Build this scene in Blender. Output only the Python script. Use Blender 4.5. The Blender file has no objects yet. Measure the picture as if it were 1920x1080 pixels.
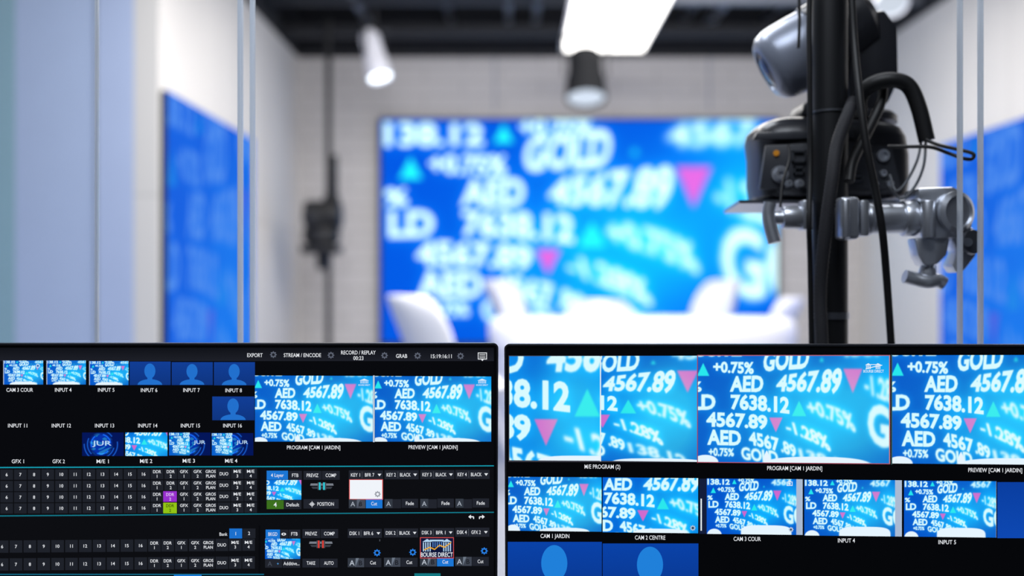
import bpy, bmesh, math, random
import numpy as np
from mathutils import Vector, Matrix
random.seed(3); rng=np.random.default_rng(5)
scene=bpy.context.scene
scene.view_settings.view_transform='Standard'
F=35/36*1920.0
CZ=1.2
COL=scene.collection

# ------------------------------------------------------------------ helpers
def P(px,py,d): return Vector(((px-960)/F*d, d, CZ-(py-540)/F*d))
def lin(c):
    c=np.asarray(c,dtype=float)
    return np.where(c<=0.04045,c/12.92,((c+0.055)/1.055)**2.4)
def hexc(r,g,b): return tuple(float(v) for v in lin(np.array([r,g,b])/255.0))
WL={}
def meta(o,label=None,category=None,group=None,kind=None):
    if label:o["label"]=label
    if category:o["category"]=category
    if group:o["group"]=group
    if kind:o["kind"]=kind
def setparent(o,parent):
    if parent is not None:
        o.parent=parent
        o.matrix_parent_inverse=Matrix.Translation(-WL[parent.name])
def empty(name,loc,label,category,parent=None,group=None):
    e=bpy.data.objects.new(name,None); COL.objects.link(e)
    e.empty_display_size=0.05; e.location=loc; WL[e.name]=Vector(loc)
    setparent(e,parent); meta(e,label,category,group); return e
def link_mesh(me,name,mat,parent=None,origin=None):
    n=len(me.vertices); co=np.empty(n*3,dtype=np.float64)
    me.vertices.foreach_get("co",co); co=co.reshape(-1,3)
    c=(co.min(0)+co.max(0))/2 if origin is None else np.array(origin)
    co=co-c; me.vertices.foreach_set("co",co.ravel()); me.update()
    o=bpy.data.objects.new(name,me); COL.objects.link(o); o.location=Vector(c)
    WL[o.name]=Vector(c)
    if mat is not None and len(me.materials)==0: me.materials.append(mat)
    setparent(o,parent); return o
def fin(bm,name,mat,parent=None,angle=35,label=None):
    bmesh.ops.recalc_face_normals(bm,faces=bm.faces)
    me=bpy.data.meshes.new(name); bm.to_mesh(me); bm.free()
    for p in me.polygons:p.use_smooth=True
    me.set_sharp_from_angle(angle=math.radians(angle))
    o=link_mesh(me,name,mat,parent)
    if label:o["label"]=label
    return o
def merge(bm,t):
    m=bpy.data.meshes.new("tmp"); t.to_mesh(m); t.free(); bm.from_mesh(m); bpy.data.meshes.remove(m)
def add_box(bm,c,s,R=None,bev=0,seg=2):
    t=bmesh.new(); bmesh.ops.create_cube(t,size=1)
    for v in t.verts: v.co=Vector((v.co.x*s[0],v.co.y*s[1],v.co.z*s[2]))
    if bev: bmesh.ops.bevel(t,geom=list(t.edges),offset=bev,segments=seg,profile=.5,affect='EDGES')
    M=Matrix.Translation(Vector(c))
    if R is not None: M=M@R.to_4x4()
    bmesh.ops.transform(t,matrix=M,verts=t.verts); merge(bm,t)
def box2(bm,a,b,bev=0):
    add_box(bm,[(a[i]+b[i])/2 for i in range(3)],[abs(a[i]-b[i]) for i in range(3)],bev=bev)
def add_lathe(bm,prof,p0,axis,seg=40):
    """prof: (radius, distance along axis)"""
    q=Vector(axis).normalized().to_track_quat('Z','Y').to_matrix()
    t=bmesh.new(); rings=[]
    for r,z in prof:
        rings.append([t.verts.new(Vector(p0)+q@Vector((r*math.cos(2*math.pi*i/seg),r*math.sin(2*math.pi*i/seg),z))) for i in range(seg)])
    for a,b in zip(rings,rings[1:]):
        for i in range(seg): t.faces.new((a[i],a[(i+1)%seg],b[(i+1)%seg],b[i]))
    t.faces.new(rings[0]); t.faces.new(rings[-1]); merge(bm,t)
def add_cyl(bm,p0,p1,r0,r1=None,seg=32,bev=0.0):
    p0=Vector(p0);p1=Vector(p1); L=(p1-p0).length; r1=r0 if r1 is None else r1
    if bev: prof=[(r0-bev,0),(r0-bev*.3,bev*.3),(r0,bev),(r1,L-bev),(r1-bev*.3,L-bev*.3),(r1-bev,L)]
    else: prof=[(r0,0),(r1,L)]
    add_lathe(bm,prof,p0,p1-p0,seg)
def spline(pts,n=10):
    pts=[Vector(p) for p in pts]; out=[]
    ext=[pts[0]*2-pts[1]]+pts+[pts[-1]*2-pts[-2]]
    for i in range(1,len(ext)-2):
        a,b,c,d=ext[i-1:i+3]
        for k in range(n):
            t=k/n
            out.append(.5*((2*b)+(c-a)*t+(2*a-5*b+4*c-d)*t*t+(3*b-a-3*c+d)*t**3))
    out.append(pts[-1]); return out
def add_tube(bm,pts,r,seg=14,n=10,rib=0):
    pts=spline(pts,n); t=bmesh.new(); rings=[]; nrm=None
    for i,p in enumerate(pts):
        tan=(pts[min(i+1,len(pts)-1)]-pts[max(i-1,0)]).normalized()
        if nrm is None:
            nrm=tan.orthogonal().normalized()
        else:
            nrm=(nrm-tan*nrm.dot(tan)).normalized()
        bn=tan.cross(nrm); rr=r*(1+(rib if i%2 else -rib))
        rings.append([t.verts.new(p+nrm*rr*math.cos(2*math.pi*k/seg)+bn*rr*math.sin(2*math.pi*k/seg)) for k in range(seg)])
    for a,b in zip(rings,rings[1:]):
        for k in range(seg): t.faces.new((a[k],a[(k+1)%seg],b[(k+1)%seg],b[k]))
    t.faces.new(rings[0]); t.faces.new(rings[-1]); merge(bm,t)
def add_prism(bm,pts,off,bev=0):
    """extrude planar 3D polygon by vector"""
    t=bmesh.new(); off=Vector(off)
    a=[t.verts.new(Vector(p)) for p in pts]; b=[t.verts.new(Vector(p)+off) for p in pts]
    n=len(pts); t.faces.new(a); t.faces.new(b)
    for i in range(n): t.faces.new((a[i],a[(i+1)%n],b[(i+1)%n],b[i]))
    if bev:
        bmesh.ops.recalc_face_normals(t,faces=t.faces)
        bmesh.ops.bevel(t,geom=list(t.edges),offset=bev,segments=2,profile=.5,affect='EDGES')
    merge(bm,t)

# ------------------------------------------------------------------ materials
def mat(name,col,rough=.5,metal=0,noise=.06,scale=25,bump=0,spec=.5,coat=0):
    m=bpy.data.materials.new(name); m.use_nodes=True; nt=m.node_tree; b=nt.nodes["Principled BSDF"]
    n=nt.nodes.new("ShaderNodeTexNoise"); n.inputs["Scale"].default_value=scale; n.inputs["Detail"].default_value=4
    tc=nt.nodes.new("ShaderNodeTexCoord"); nt.links.new(tc.outputs["Object"],n.inputs["Vector"])
    r=nt.nodes.new("ShaderNodeMix"); r.data_type='RGBA'
    c=Vector(col); r.inputs[6].default_value=(*(c*(1-noise)),1); r.inputs[7].default_value=(*(c*(1+noise)),1)
    nt.links.new(n.outputs["Fac"],r.inputs[0]); nt.links.new(r.outputs[2],b.inputs["Base Color"])
    b.inputs["Roughness"].default_value=rough; b.inputs["Metallic"].default_value=metal
    b.inputs["Specular IOR Level"].default_value=spec; b.inputs["Coat Weight"].default_value=coat
    if bump:
        bp=nt.nodes.new("ShaderNodeBump"); bp.inputs["Strength"].default_value=bump
        nt.links.new(n.outputs["Fac"],bp.inputs["Height"]); nt.links.new(bp.outputs[0],b.inputs["Normal"])
    return m
def emit(name,col,s):
    m=bpy.data.materials.new(name); m.use_nodes=True; nt=m.node_tree; nt.nodes.clear()
    e=nt.nodes.new("ShaderNodeEmission"); o=nt.nodes.new("ShaderNodeOutputMaterial")
    e.inputs[0].default_value=(*col,1); e.inputs[1].default_value=s; nt.links.new(e.outputs[0],o.inputs[0]); return m
def emit_attr(name,s):
    m=emit(name,(1,1,1),s); nt=m.node_tree; a=nt.nodes.new("ShaderNodeAttribute"); a.attribute_name="Col"
    e=[n for n in nt.nodes if n.type=='EMISSION'][0]; nt.links.new(a.outputs["Color"],e.inputs[0]); return m
def wallmat(name,col,brick=False,axis='X',bw=.62,rh=.11,ms=.006,md=.7):
    m=mat(name,col,.75,noise=.03,scale=6)
    nt=m.node_tree; b=nt.nodes["Principled BSDF"]
    if brick:
        tc=nt.nodes.new("ShaderNodeTexCoord"); sp=nt.nodes.new("ShaderNodeSeparateXYZ"); cb=nt.nodes.new("ShaderNodeCombineXYZ")
        nt.links.new(tc.outputs["Object"],sp.inputs[0]); nt.links.new(sp.outputs[axis],cb.inputs[0]); nt.links.new(sp.outputs["Z"],cb.inputs[1])
        br=nt.nodes.new("ShaderNodeTexBrick"); br.inputs["Scale"].default_value=1.0
        br.inputs["Brick Width"].default_value=bw; br.inputs["Row Height"].default_value=rh; br.inputs["Mortar Size"].default_value=ms
        c=Vector(col)
        br.inputs["Color1"].default_value=(*c,1); br.inputs["Color2"].default_value=(*(c*.95),1); br.inputs["Mortar"].default_value=(*(c*md),1)
        nt.links.new(cb.outputs[0],br.inputs[0]); nt.links.new(br.outputs[0],b.inputs["Base Color"])
    return m
def glassmat(name,gloss,tint,veil):
    m=bpy.data.materials.new(name); m.use_nodes=True; nt=m.node_tree; nt.nodes.clear()
    o=nt.nodes.new("ShaderNodeOutputMaterial"); mx=nt.nodes.new("ShaderNodeMixShader"); mv=nt.nodes.new("ShaderNodeMixShader")
    t=nt.nodes.new("ShaderNodeBsdfTransparent"); t.inputs[0].default_value=(*tint,1)
    tl=nt.nodes.new("ShaderNodeBsdfTranslucent"); tl.inputs[0].default_value=(.85,.92,1,1)
    nz=nt.nodes.new("ShaderNodeTexNoise"); nz.inputs["Scale"].default_value=1.6
    mr=nt.nodes.new("ShaderNodeMapRange"); mr.inputs[3].default_value=veil*.7; mr.inputs[4].default_value=veil*1.3
    nt.links.new(nz.outputs["Fac"],mr.inputs[0]); nt.links.new(mr.outputs[0],mv.inputs[0])
    nt.links.new(t.outputs[0],mv.inputs[1]); nt.links.new(tl.outputs[0],mv.inputs[2])
    g=nt.nodes.new("ShaderNodeBsdfGlossy"); g.inputs["Roughness"].default_value=.02
    fr=nt.nodes.new("ShaderNodeFresnel"); fr.inputs[0].default_value=1.3
    ml=nt.nodes.new("ShaderNodeMath"); ml.operation='MULTIPLY'; ml.inputs[1].default_value=gloss
    nt.links.new(fr.outputs[0],ml.inputs[0]); nt.links.new(ml.outputs[0],mx.inputs[0])
    nt.links.new(mv.outputs[0],mx.inputs[1]); nt.links.new(g.outputs[0],mx.inputs[2]); nt.links.new(mx.outputs[0],o.inputs[0]); return m
M_blk=mat("black_plastic",hexc(40,41,46),.32,bump=.02,scale=300)
M_blkm=mat("black_matte",hexc(18,18,20),.6)
M_pole=mat("black_painted_metal",hexc(26,27,30),.42,metal=.1)
M_cable=mat("cable_rubber",hexc(20,20,22),.5)
M_braid=mat("cable_braid",hexc(40,40,45),.7,noise=.5,scale=500,bump=.4)
M_gwire=mat("grey_wire",hexc(90,94,100),.5)
M_steel=mat("brushed_aluminium",hexc(214,218,226),.34,metal=.85,noise=.08,scale=60)
M_steeld=mat("dark_steel",hexc(140,144,152),.3,metal=.9)
M_head=mat("satin_silver_plastic",hexc(160,167,184),.32,metal=.35)
M_white=mat("white_shell",hexc(240,240,246),.35,noise=.01)
M_wbody=mat("white_lacquer",hexc(234,234,242),.4,noise=.01)
M_wall=wallmat("wall_beige",hexc(218,214,209),True,'Y',1.2,8.0,.006,.8)
M_wallb=wallmat("wall_brick",hexc(204,200,198),True)
M_part=wallmat("partition_haze_tint",hexc(178,192,222),False)  # partition base colour includes the bluish haze of reflections in the glass
M_teal=wallmat("wall_teal",hexc(138,176,188),False)
M_dark=wallmat("dark_room",hexc(84,88,98),False)
M_ceil=mat("black_ceiling",hexc(34,35,39),.8)
M_beam=mat("grey_beam",hexc(136,140,148),.5,metal=.0)
M_beamd=mat("dark_beam",hexc(70,73,80),.5,metal=.0)
M_joint=mat("panel_joint",hexc(130,138,155),.6)
M_floor=mat("studio_floor",hexc(150,152,160),.4)
M_glassl=glassmat("hazy_glass",.4,(.96,.975,.985),.035)
M_desk=mat("desk_laminate",hexc(45,45,50),.5)
M_scr=emit_attr("screen_pixels",1.0)
M_wallscr=emit_attr("led_wall_pixels",1.36)
M_sidescr=emit_attr("side_display_pixels",1.0)
M_panel=mat("display_glass",hexc(7,8,11),.25)
M_lamp=emit("lamp_face",(1,.98,.95),4.5)
M_lamp2=emit("spot_face",(.85,.93,1),4)
m=bpy.data.materials.new("polished_glass_edge"); m.use_nodes=True; nt=m.node_tree; nt.nodes.clear(); M_edge=m
o_=nt.nodes.new("ShaderNodeOutputMaterial"); a1=nt.nodes.new("ShaderNodeMixShader"); a2=nt.nodes.new("ShaderNodeMixShader"); a3=nt.nodes.new("ShaderNodeMixShader")
tr_=nt.nodes.new("ShaderNodeBsdfTransparent"); tr_.inputs[0].default_value=(.80,.87,.95,1)
tl_=nt.nodes.new("ShaderNodeBsdfTranslucent"); tl_.inputs[0].default_value=(.92,.96,1,1)
df_=nt.nodes.new("ShaderNodeBsdfDiffuse"); df_.inputs[0].default_value=(.9,.94,1,1)
gl_=nt.nodes.new("ShaderNodeBsdfGlossy"); gl_.inputs["Roughness"].default_value=.15
nz=nt.nodes.new("ShaderNodeTexNoise"); nz.inputs["Scale"].default_value=4
a1.inputs[0].default_value=.6; nt.links.new(tr_.outputs[0],a1.inputs[1]); nt.links.new(tl_.outputs[0],a1.inputs[2])
a2.inputs[0].default_value=.3; nt.links.new(a1.outputs[0],a2.inputs[1]); nt.links.new(df_.outputs[0],a2.inputs[2])
mp=nt.nodes.new("ShaderNodeMapRange"); mp.inputs[3].default_value=.05; mp.inputs[4].default_value=.15; nt.links.new(nz.outputs["Fac"],mp.inputs[0]); nt.links.new(mp.outputs[0],a3.inputs[0])
nt.links.new(a2.outputs[0],a3.inputs[1]); nt.links.new(gl_.outputs[0],a3.inputs[2]); nt.links.new(a3.outputs[0],o_.inputs[0])

# ------------------------------------------------------------------ text -> triangles
_tc={}
fc=bpy.data.curves.new("fnt",'FONT'); fo=bpy.data.objects.new("fnt",fc); COL.objects.link(fo)
fc.size=1; fc.resolution_u=3
def glyphs(s,off=.012):
    k=(s,off)
    if k in _tc: return _tc[k]
    fc.body=s; fc.offset=off
    bpy.context.view_layer.update()
    dg=bpy.context.evaluated_depsgraph_get()
    me=bpy.data.meshes.new_from_object(fo.evaluated_get(dg))
    me.calc_loop_triangles()
    co=np.array([v.co[:2] for v in me.vertices]).reshape(-1,2)
    tr=np.array([t.vertices[:] for t in me.loop_triangles],dtype=int).reshape(-1,3)
    bpy.data.meshes.remove(me); _tc[k]=(co,tr); return _tc[k]
CAPH=float(np.ptp(glyphs("H",0)[0][:,1]))

# ------------------------------------------------------------------ master picture (stock-ticker graphic), rasterised in python
SS=2; X0,Y0,X1,Y1=715,225,1457,642
W_=(X1-X0)*SS; H_=(Y1-Y0)*SS
def raster(tris,out):
    for t in tris:
        x=t[:,0];y=t[:,1]
        a=max(int(x.min()),0);b=min(int(x.max())+2,out.shape[1]);c=max(int(y.min()),0);d=min(int(y.max())+2,out.shape[0])
        if a>=b or c>=d: continue
        gx,gy=np.meshgrid(np.arange(a,b)+.5,np.arange(c,d)+.5)
        e0=(x[1]-x[0])*(gy-y[0])-(y[1]-y[0])*(gx-x[0]); e1=(x[2]-x[1])*(gy-y[1])-(y[2]-y[1])*(gx-x[1]); e2=(x[0]-x[2])*(gy-y[2])-(y[0]-y[2])*(gx-x[2])
        ins=((e0>=0)&(e1>=0)&(e2>=0))|((e0<=0)&(e1<=0)&(e2<=0))
        out[c:d,a:b][ins]=1
def gblur(a,s):
    r=int(3*s); k=np.exp(-.5*(np.arange(-r,r+1)/s)**2); k/=k.sum()
    for ax in (0,1):
        p=np.pad(a,[(r,r) if i==ax else (0,0) for i in (0,1)],mode='edge'); o=np.zeros_like(a)
        for i,w in enumerate(k):
            o+=w*(p[i:i+a.shape[0],:] if ax==0 else p[:,i:i+a.shape[1]])
        a=o
    return a
def place(s,x0,t0,h0,x1,t1,h1,off=.042,shear=0,bow=0):
    co,tr=glyphs(s,off); mn=co.min(0); sz=np.ptp(co,axis=0); uv=(co-mn)/sz
    u=uv[:,0]; v=1-uv[:,1]; h=h0+(h1-h0)*u
    x=x0+(x1-x0)*u-shear*(v-.5)*h; y=t0+(t1-t0)*u+v*h-bow*u*(1-u)*4
    return np.stack([(x-X0)*SS,(y-Y0)*SS],1)[tr]
ITEMS=[ # text,x0,top0,h0,x1,top1,h1,blur,shear,bow
("138.12",722,230,46,908,233,42,1.6,0,0),("+0.75%",975,222,34,1112,224,38,2,0,0),
("+0.75%",806,290,36,950,292,40,1.2,0,0),("GOLD",984,258,66,1146,240,74,1.6,.1,0),
("AED",866,337,50,984,334,54,1.2,.05,0),("4567.89",1030,336,52,1260,308,88,1.8,.15,3),
("%",722,354,34,766,354,34,1.2,0,0),("LD",730,396,50,815,394,50,1.5,0,0),
("7638.12",868,394,50,1076,402,56,1.0,0,2),("4567.89",782,450,50,998,460,48,1.0,0,2),
("AED",785,506,50,905,510,48,1.0,0,0),("+0.75%",790,564,28,880,566,27,1.5,0,0),
("4567",932,510,46,1040,532,48,1.6,-.1,2),(".89",1044,534,44,1100,556,42,2.4,-.15,0),("GOLD",905,560,42,1036,574,42,2.2,-.1,0),
("+0.75%",1138,412,46,1306,456,64,3.6,-.28,8),("-1.28%",1062,476,38,1218,526,54,2.8,-.3,6),("-1.28%",1340,330,60,1475,352,90,4.5,-.1,0),
("4567",1250,232,46,1420,215,60,5,.1,0),("GO",1352,420,130,1530,440,150,3.8,-.05,0),("138.12",1110,564,36,1300,610,46,4,-.25,5)]
TRI=[(945,253,20,0,1.8,1),(771,318,23,0,1.2,1),(1110,442,27,0,1.6,1),(1300,348,43,1,2.8,.84),(1028,489,26,1,1.4,.95),(1190,285,8,0,4,1)]
groups={}
for s,x0,t0,h0,x1,t1,h1,b,sh,bo in ITEMS:
    groups.setdefault(b,[]).append(place(s,x0,t0,h0,x1,t1,h1,shear=sh,bow=bo))
white=np.zeros((H_,W_))
for b,l in groups.items():
    a=np.zeros((H_,W_))
    for t in l: raster(t,a)
    white=np.maximum(white,gblur(a,b*SS)*(1 if b<3 else .92))
gy,gx=np.mgrid[0:H_,0:W_]; U=gx/W_; V=gy/H_
glow=np.clip(.1+1.0*np.exp(-((U-.62)**2/.08+(V-.60)**2/.10))+.75*np.exp(-((U-.95)**2/.03+(V-.25)**2/.06)),0,1)
deep=np.array([0,66,196])/255.; hot=np.array([6,158,250])/255.
img=deep+(hot-deep)*glow[...,None]
halo=gblur(white[::4,::4],6); halo=np.repeat(np.repeat(halo,4,0),4,1)[:H_,:W_]
if halo.shape!=(H_,W_): halo=np.pad(halo,((0,H_-halo.shape[0]),(0,W_-halo.shape[1])),mode='edge')
img=img+halo[...,None]*np.array([.04,.36,.24])*(.6+.6*glow[...,None])
img=img+(np.array([.84,.98,1.0])-img)*np.clip(white*1.08,0,1)[...,None]
for x,y,r,dn,b,wf in TRI:
    a=np.zeros((H_,W_)); s=-1 if dn else 1
    raster([np.array([[(x-X0)*SS,(y-s*r-Y0)*SS],[(x-r*.95*wf-X0)*SS,(y+s*r*.8-Y0)*SS],[(x+r*.95*wf-X0)*SS,(y+s*r*.8-Y0)*SS]])],a)
    a=gblur(a,b*SS); c=np.array([205,88,204])/255. if dn else np.array([30,228,236])/255.
    img=img+(c-img)*a[...,None]
MASTER=np.clip(img,0,1)
OUT=np.array([170,186,210])/255.
def samp(rect,nx,ny,tint=1.0,blobs=(),flip=False):
    xs=np.linspace(rect[0],rect[2],nx); ys=np.linspace(rect[1],rect[3],ny)
    if flip: xs=xs[::-1]
    GX,GY=np.meshgrid(xs,ys); fx=(GX-X0)*SS; fy=(GY-Y0)*SS
    ins=(fx>=0)&(fx<W_-1)&(fy>=0)&(fy<H_-1)
    ix=np.clip(fx.astype(int),0,W_-2); iy=np.clip(fy.astype(int),0,H_-2)
    a=np.clip(fx-ix,0,1)[...,None]; b=np.clip(fy-iy,0,1)[...,None]
    M=MASTER
    c=(M[iy,ix]*(1-a)+M[iy,ix+1]*a)*(1-b)+(M[iy+1,ix]*(1-a)+M[iy+1,ix+1]*a)*b
    u,v=np.meshgrid(np.linspace(0,1,nx),np.linspace(0,1,ny))
    g=np.clip(.3+.95*np.exp(-((u-.72)**2/.14+(v-.6)**2/.25)),0,1)*tint
    c=1-(1-c)*(1-g[...,None]*np.array([.14,.36,.10]))
    c[~ins]=OUT
    for (bx,by,rx,ry,pw) in blobs:
        m=np.clip((1-(np.abs((u-bx)/rx)**pw+np.abs((v-by)/ry)**pw))*6,0,1)[...,None]
        c=c+(np.array([.90,.96,1.0])-c)*m
    return np.clip(c,0,1)
def grid_obj(name,pts,img,material,parent):
    ny,nx=pts.shape[:2]
    me=bpy.data.meshes.new(name); n=nx*ny; m=(nx-1)*(ny-1)
    me.vertices.add(n); me.vertices.foreach_set("co",pts.reshape(-1).astype(np.float32))
    idx=np.arange(n).reshape(ny,nx)
    q=np.stack([idx[1:,:-1],idx[1:,1:],idx[:-1,1:],idx[:-1,:-1]],-1).reshape(-1,4)
    me.loops.add(m*4); me.loops.foreach_set("vertex_index",q.ravel().astype(np.int32))
    me.polygons.add(m); me.polygons.foreach_set("loop_start",(np.arange(m)*4).astype(np.int32))
    me.update(calc_edges=True); me.validate()
    ca=me.color_attributes.new("Col",'FLOAT_COLOR','POINT')
    c=np.ones((n,4),dtype=np.float32); c[:,:3]=lin(img.reshape(-1,3)); ca.data.foreach_set("color",c.ravel())
    return link_mesh(me,name,material,parent)
def quadpts(a,b,c,d,nx,ny):
    a,b,c,d=[np.array(v,dtype=float) for v in (a,b,c,d)] # TL TR BR BL
    u,v=np.meshgrid(np.linspace(0,1,nx),np.linspace(0,1,ny)); u=u[...,None];v=v[...,None]
    return (a*(1-u)+b*u)*(1-v)+(d*(1-u)+c*u)*v

# ------------------------------------------------------------------ monitors
class Plane:
    def __init__(s,px,py,depth,yaw,roll):
        s.ux=Vector((math.cos(yaw),math.sin(yaw),roll)).normalized()
        z=Vector((0,0,1)); s.uz=(z-s.ux*z.dot(s.ux)).normalized(); s.n=s.ux.cross(s.uz)
        s.o=P(px,py,depth)
    def world(s,pts,off=0):
        pts=np.asarray(pts,dtype=float); sh=pts.shape[:-1]; p=pts.reshape(-1,2)
        d=np.stack([(p[:,0]-960)/F,np.ones(len(p)),-(p[:,1]-540)/F],1); N=np.array(s.n); C=np.array([0,0,CZ])
        t=((np.array(s.o)+N*off-C)@N)/(d@N)
        return (C+d*t[:,None]).reshape(*sh,3)
    def loc(s,px,py):
        w=Vector(s.world([[px,py]])[0])-s.o; return w.dot(s.ux),w.dot(s.uz)
    def pt(s,x,z,y=0): return s.o+s.ux*x+s.uz*z+s.n*y
class UI:
    def __init__(s): s.v=[];s.f=[];s.c=[];s.z=[];s.n=0
    def tri(s,co,tr,col,layer):
        co=np.asarray(co,float); tr=[tuple(int(i)+s.n for i in t) for t in tr]
        s.v.append(co); s.f+=tr; s.c.append(np.tile(lin(np.array(col[:3])/255.),(len(co),1))); s.z.append(np.full(len(co),layer)); s.n+=len(co)
    def poly(s,pts,col,layer=1): s.tri(pts,[tuple(range(len(pts)))],col,layer)
    def rect(s,x0,y0,x1,y1,col,layer=1,sl=0): s.poly([(x0,y0),(x1,y0+sl*(x1-x0)),(x1,y1+sl*(x1-x0)),(x0,y1)],col,layer)
    def grad(s,x0,y0,x1,y1,c0,c1,layer=1):
        s.poly([(x0,y0),(x1,y0),(x1,y1),(x0,y1)],c0,layer); c=s.c[-1]; c[2]=c[3]=lin(np.array(c1)/255.)
    def frame(s,x0,y0,x1,y1,w,col,layer=2):
        s.rect(x0,y0,x1,y0+w,col,layer);s.rect(x0,y1-w,x1,y1,col,layer);s.rect(x0,y0,x0+w,y1,col,layer);s.rect(x1-w,y0,x1,y1,col,layer)
    def disc(s,x,y,rx,ry,col,layer=1,n=28):
        s.poly([(x+rx*math.cos(2*math.pi*i/n),y+ry*math.sin(2*math.pi*i/n)) for i in range(n)],col,layer)
    def text(s,t,x,y,cap,col,layer=3,w=None,off=.006,al='c',sy=0):
        co,tr=glyphs(t,off)
        if len(co)==0:return
        k=cap/CAPH; mn=co.min(0);mx=co.max(0); wid=(mx[0]-mn[0])*k; sx=k
        if w: sx=k*w/wid; wid=w
        xx=(co[:,0]-mn[0])*sx+(x-wid/2 if al=='c' else x); yy=y+cap/2-co[:,1]*k
        s.tri(np.stack([xx,yy+sy*(xx-x)],1),tr,col,layer)
    def gear(s,x,y,r,col,bg,layer=2):
        n=16; pts=[]
        for i in range(n):
            for da,rr in ((-.07,1),(.07,1)) :
                a=2*math.pi*(i/n)+da; R=r*(1 if i%2==0 else .74); pts.append((x+R*math.cos(a),y+R*math.sin(a)))
        s.poly(pts,col,layer); s.disc(x,y,r*.42,r*.42,bg,layer+1,16)
    def dn(s,x,y,r,col,layer=3): s.poly([(x-r,y-r*.6),(x+r,y-r*.6),(x,y+r*.7)],col,layer)
    def person(s,x0,y0,x1,y1,bg,fg,layer=1):
        s.grad(x0,y0,x1,y1,bg,[v*.85 for v in bg],layer)
        w=x1-x0;h=y1-y0;cx=(x0+x1)/2-.5
        s.disc(cx,y0+h*.40,w*.135,h*.32,fg,layer+1)
        s.rect(cx-w*.06,y0+h*.6,cx+w*.06,y0+h*.8,fg,layer+1)
        pts=[(cx-w*.30,y1-.5)]+[(cx+w*.30*math.cos(a),y1-.5-h*.24*math.sin(a)) for a in np.linspace(math.pi,0,14)]
        s.poly(pts,fg,layer+1)
    def build(s,name,pl,parent,base):
        v=np.concatenate(s.v);z=np.concatenate(s.z);c=np.concatenate(s.c)
        w=np.empty((len(v),3))
        for L in np.unique(z): m=z==L; w[m]=pl.world(v[m],base+L*.00015)
        me=bpy.data.meshes.new(name); me.from_pydata(w.tolist(),[],s.f)
        ca=me.color_attributes.new("Col",'FLOAT_COLOR','POINT'); cc=np.ones((len(v),4),np.float32); cc[:,:3]=c
        ca.data.foreach_set("color",cc.ravel()); return link_mesh(me,name,M_scr,parent)
def rrect(x0,z0,x1,z1,r,n=6):
    out=[]
    for cx,cz,a0 in ((x1-r,z1-r,0),(x0+r,z1-r,90),(x0+r,z0+r,180),(x1-r,z0+r,270)):
        for i in range(n+1):
            a=math.radians(a0+90*i/n); out.append((cx+r*math.cos(a),cz+r*math.sin(a)))
    return out
DESK=.655
M_bez=mat("bezel_anodised",hexc(58,60,67),.35,metal=.5)
def monitor(pl,xl,xr,xt,zbot,label):
    cx=(xl+xr)/2
    base=pl.pt(cx,0,-.06); base.z=DESK
    e=empty("monitor",base,label,"monitor")
    r=.006
    bm=bmesh.new(); add_prism(bm,[pl.pt(x,z,-.002) for x,z in rrect(xl,zbot,xr,xt,r)],pl.n*-.014)
    add_prism(bm,[pl.pt(x,z,-.015) for x,z in rrect(xl+.08,zbot+.05,xr-.08,xt-.07,.02)],pl.n*-.02)
    fin(bm,"rear_housing",M_blk,e)
    bm=bmesh.new(); o=rrect(xl,zbot,xr,xt,r); b=.0022; i=rrect(xl+b,zbot+b,xr-b,xt-b,r-b)
    n=len(o); V=[[bm.verts.new(pl.pt(x,z,y)) for x,z in ring] for ring,y in ((o,-.002),(o,.0012),(i,.0012),(i,-.0005))]
    for A,B in zip(V,V[1:]):
        for k in range(n): bm.faces.new((A[k],A[(k+1)%n],B[(k+1)%n],B[k]))
    fin(bm,"bezel",M_bez,e)
    bm=bmesh.new(); add_prism(bm,[pl.pt(x,z,-.0005) for x,z in i],pl.n*-.001)
    d=fin(bm,"display_panel",M_panel,e)
    Rz=Matrix.Rotation(math.atan2(pl.ux.y,pl.ux.x),3,'Z')
    bm=bmesh.new()
    up=pl.pt(cx,zbot+.16,-.05); add_box(bm,(up.x,up.y,(DESK+up.z)/2+.005),(.07,.018,up.z-DESK),R=Rz,bev=.004)
    up2=pl.pt(cx,zbot+.16,-.04); add_box(bm,(up2.x,up2.y,up2.z),(.1,.02,.1),R=Rz,bev=.004)
    fin(bm,"stand_neck",M_pole,e)
    bm=bmesh.new(); add_box(bm,(up.x,up.y-.04,DESK+.005),(.26,.15,.01),R=Rz,bev=.004)
    fin(bm,"stand_base",M_pole,e)
    return e,d
def pic(pl,parent,quad,rect,density=1.0,tint=1.0,blobs=(),name="video_picture",off=.0003,img=None,**k):
    x0,y0,x1,y1=quad[:4]; sl=quad[4] if len(quad)>4 else (0,0)
    nx=int((x1-x0)*density)+2; ny=int((y1-y0)*density)+2
    px=quadpts((x0,y0),(x1,y0+sl[0]),(x1,y1+sl[1]),(x0,y1),nx,ny)
    im=samp(rect,nx,ny,tint,blobs,**k) if img is None else img(nx,ny)
    return grid_obj(name,pl.world(px,off),im,M_scr,parent)

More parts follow.
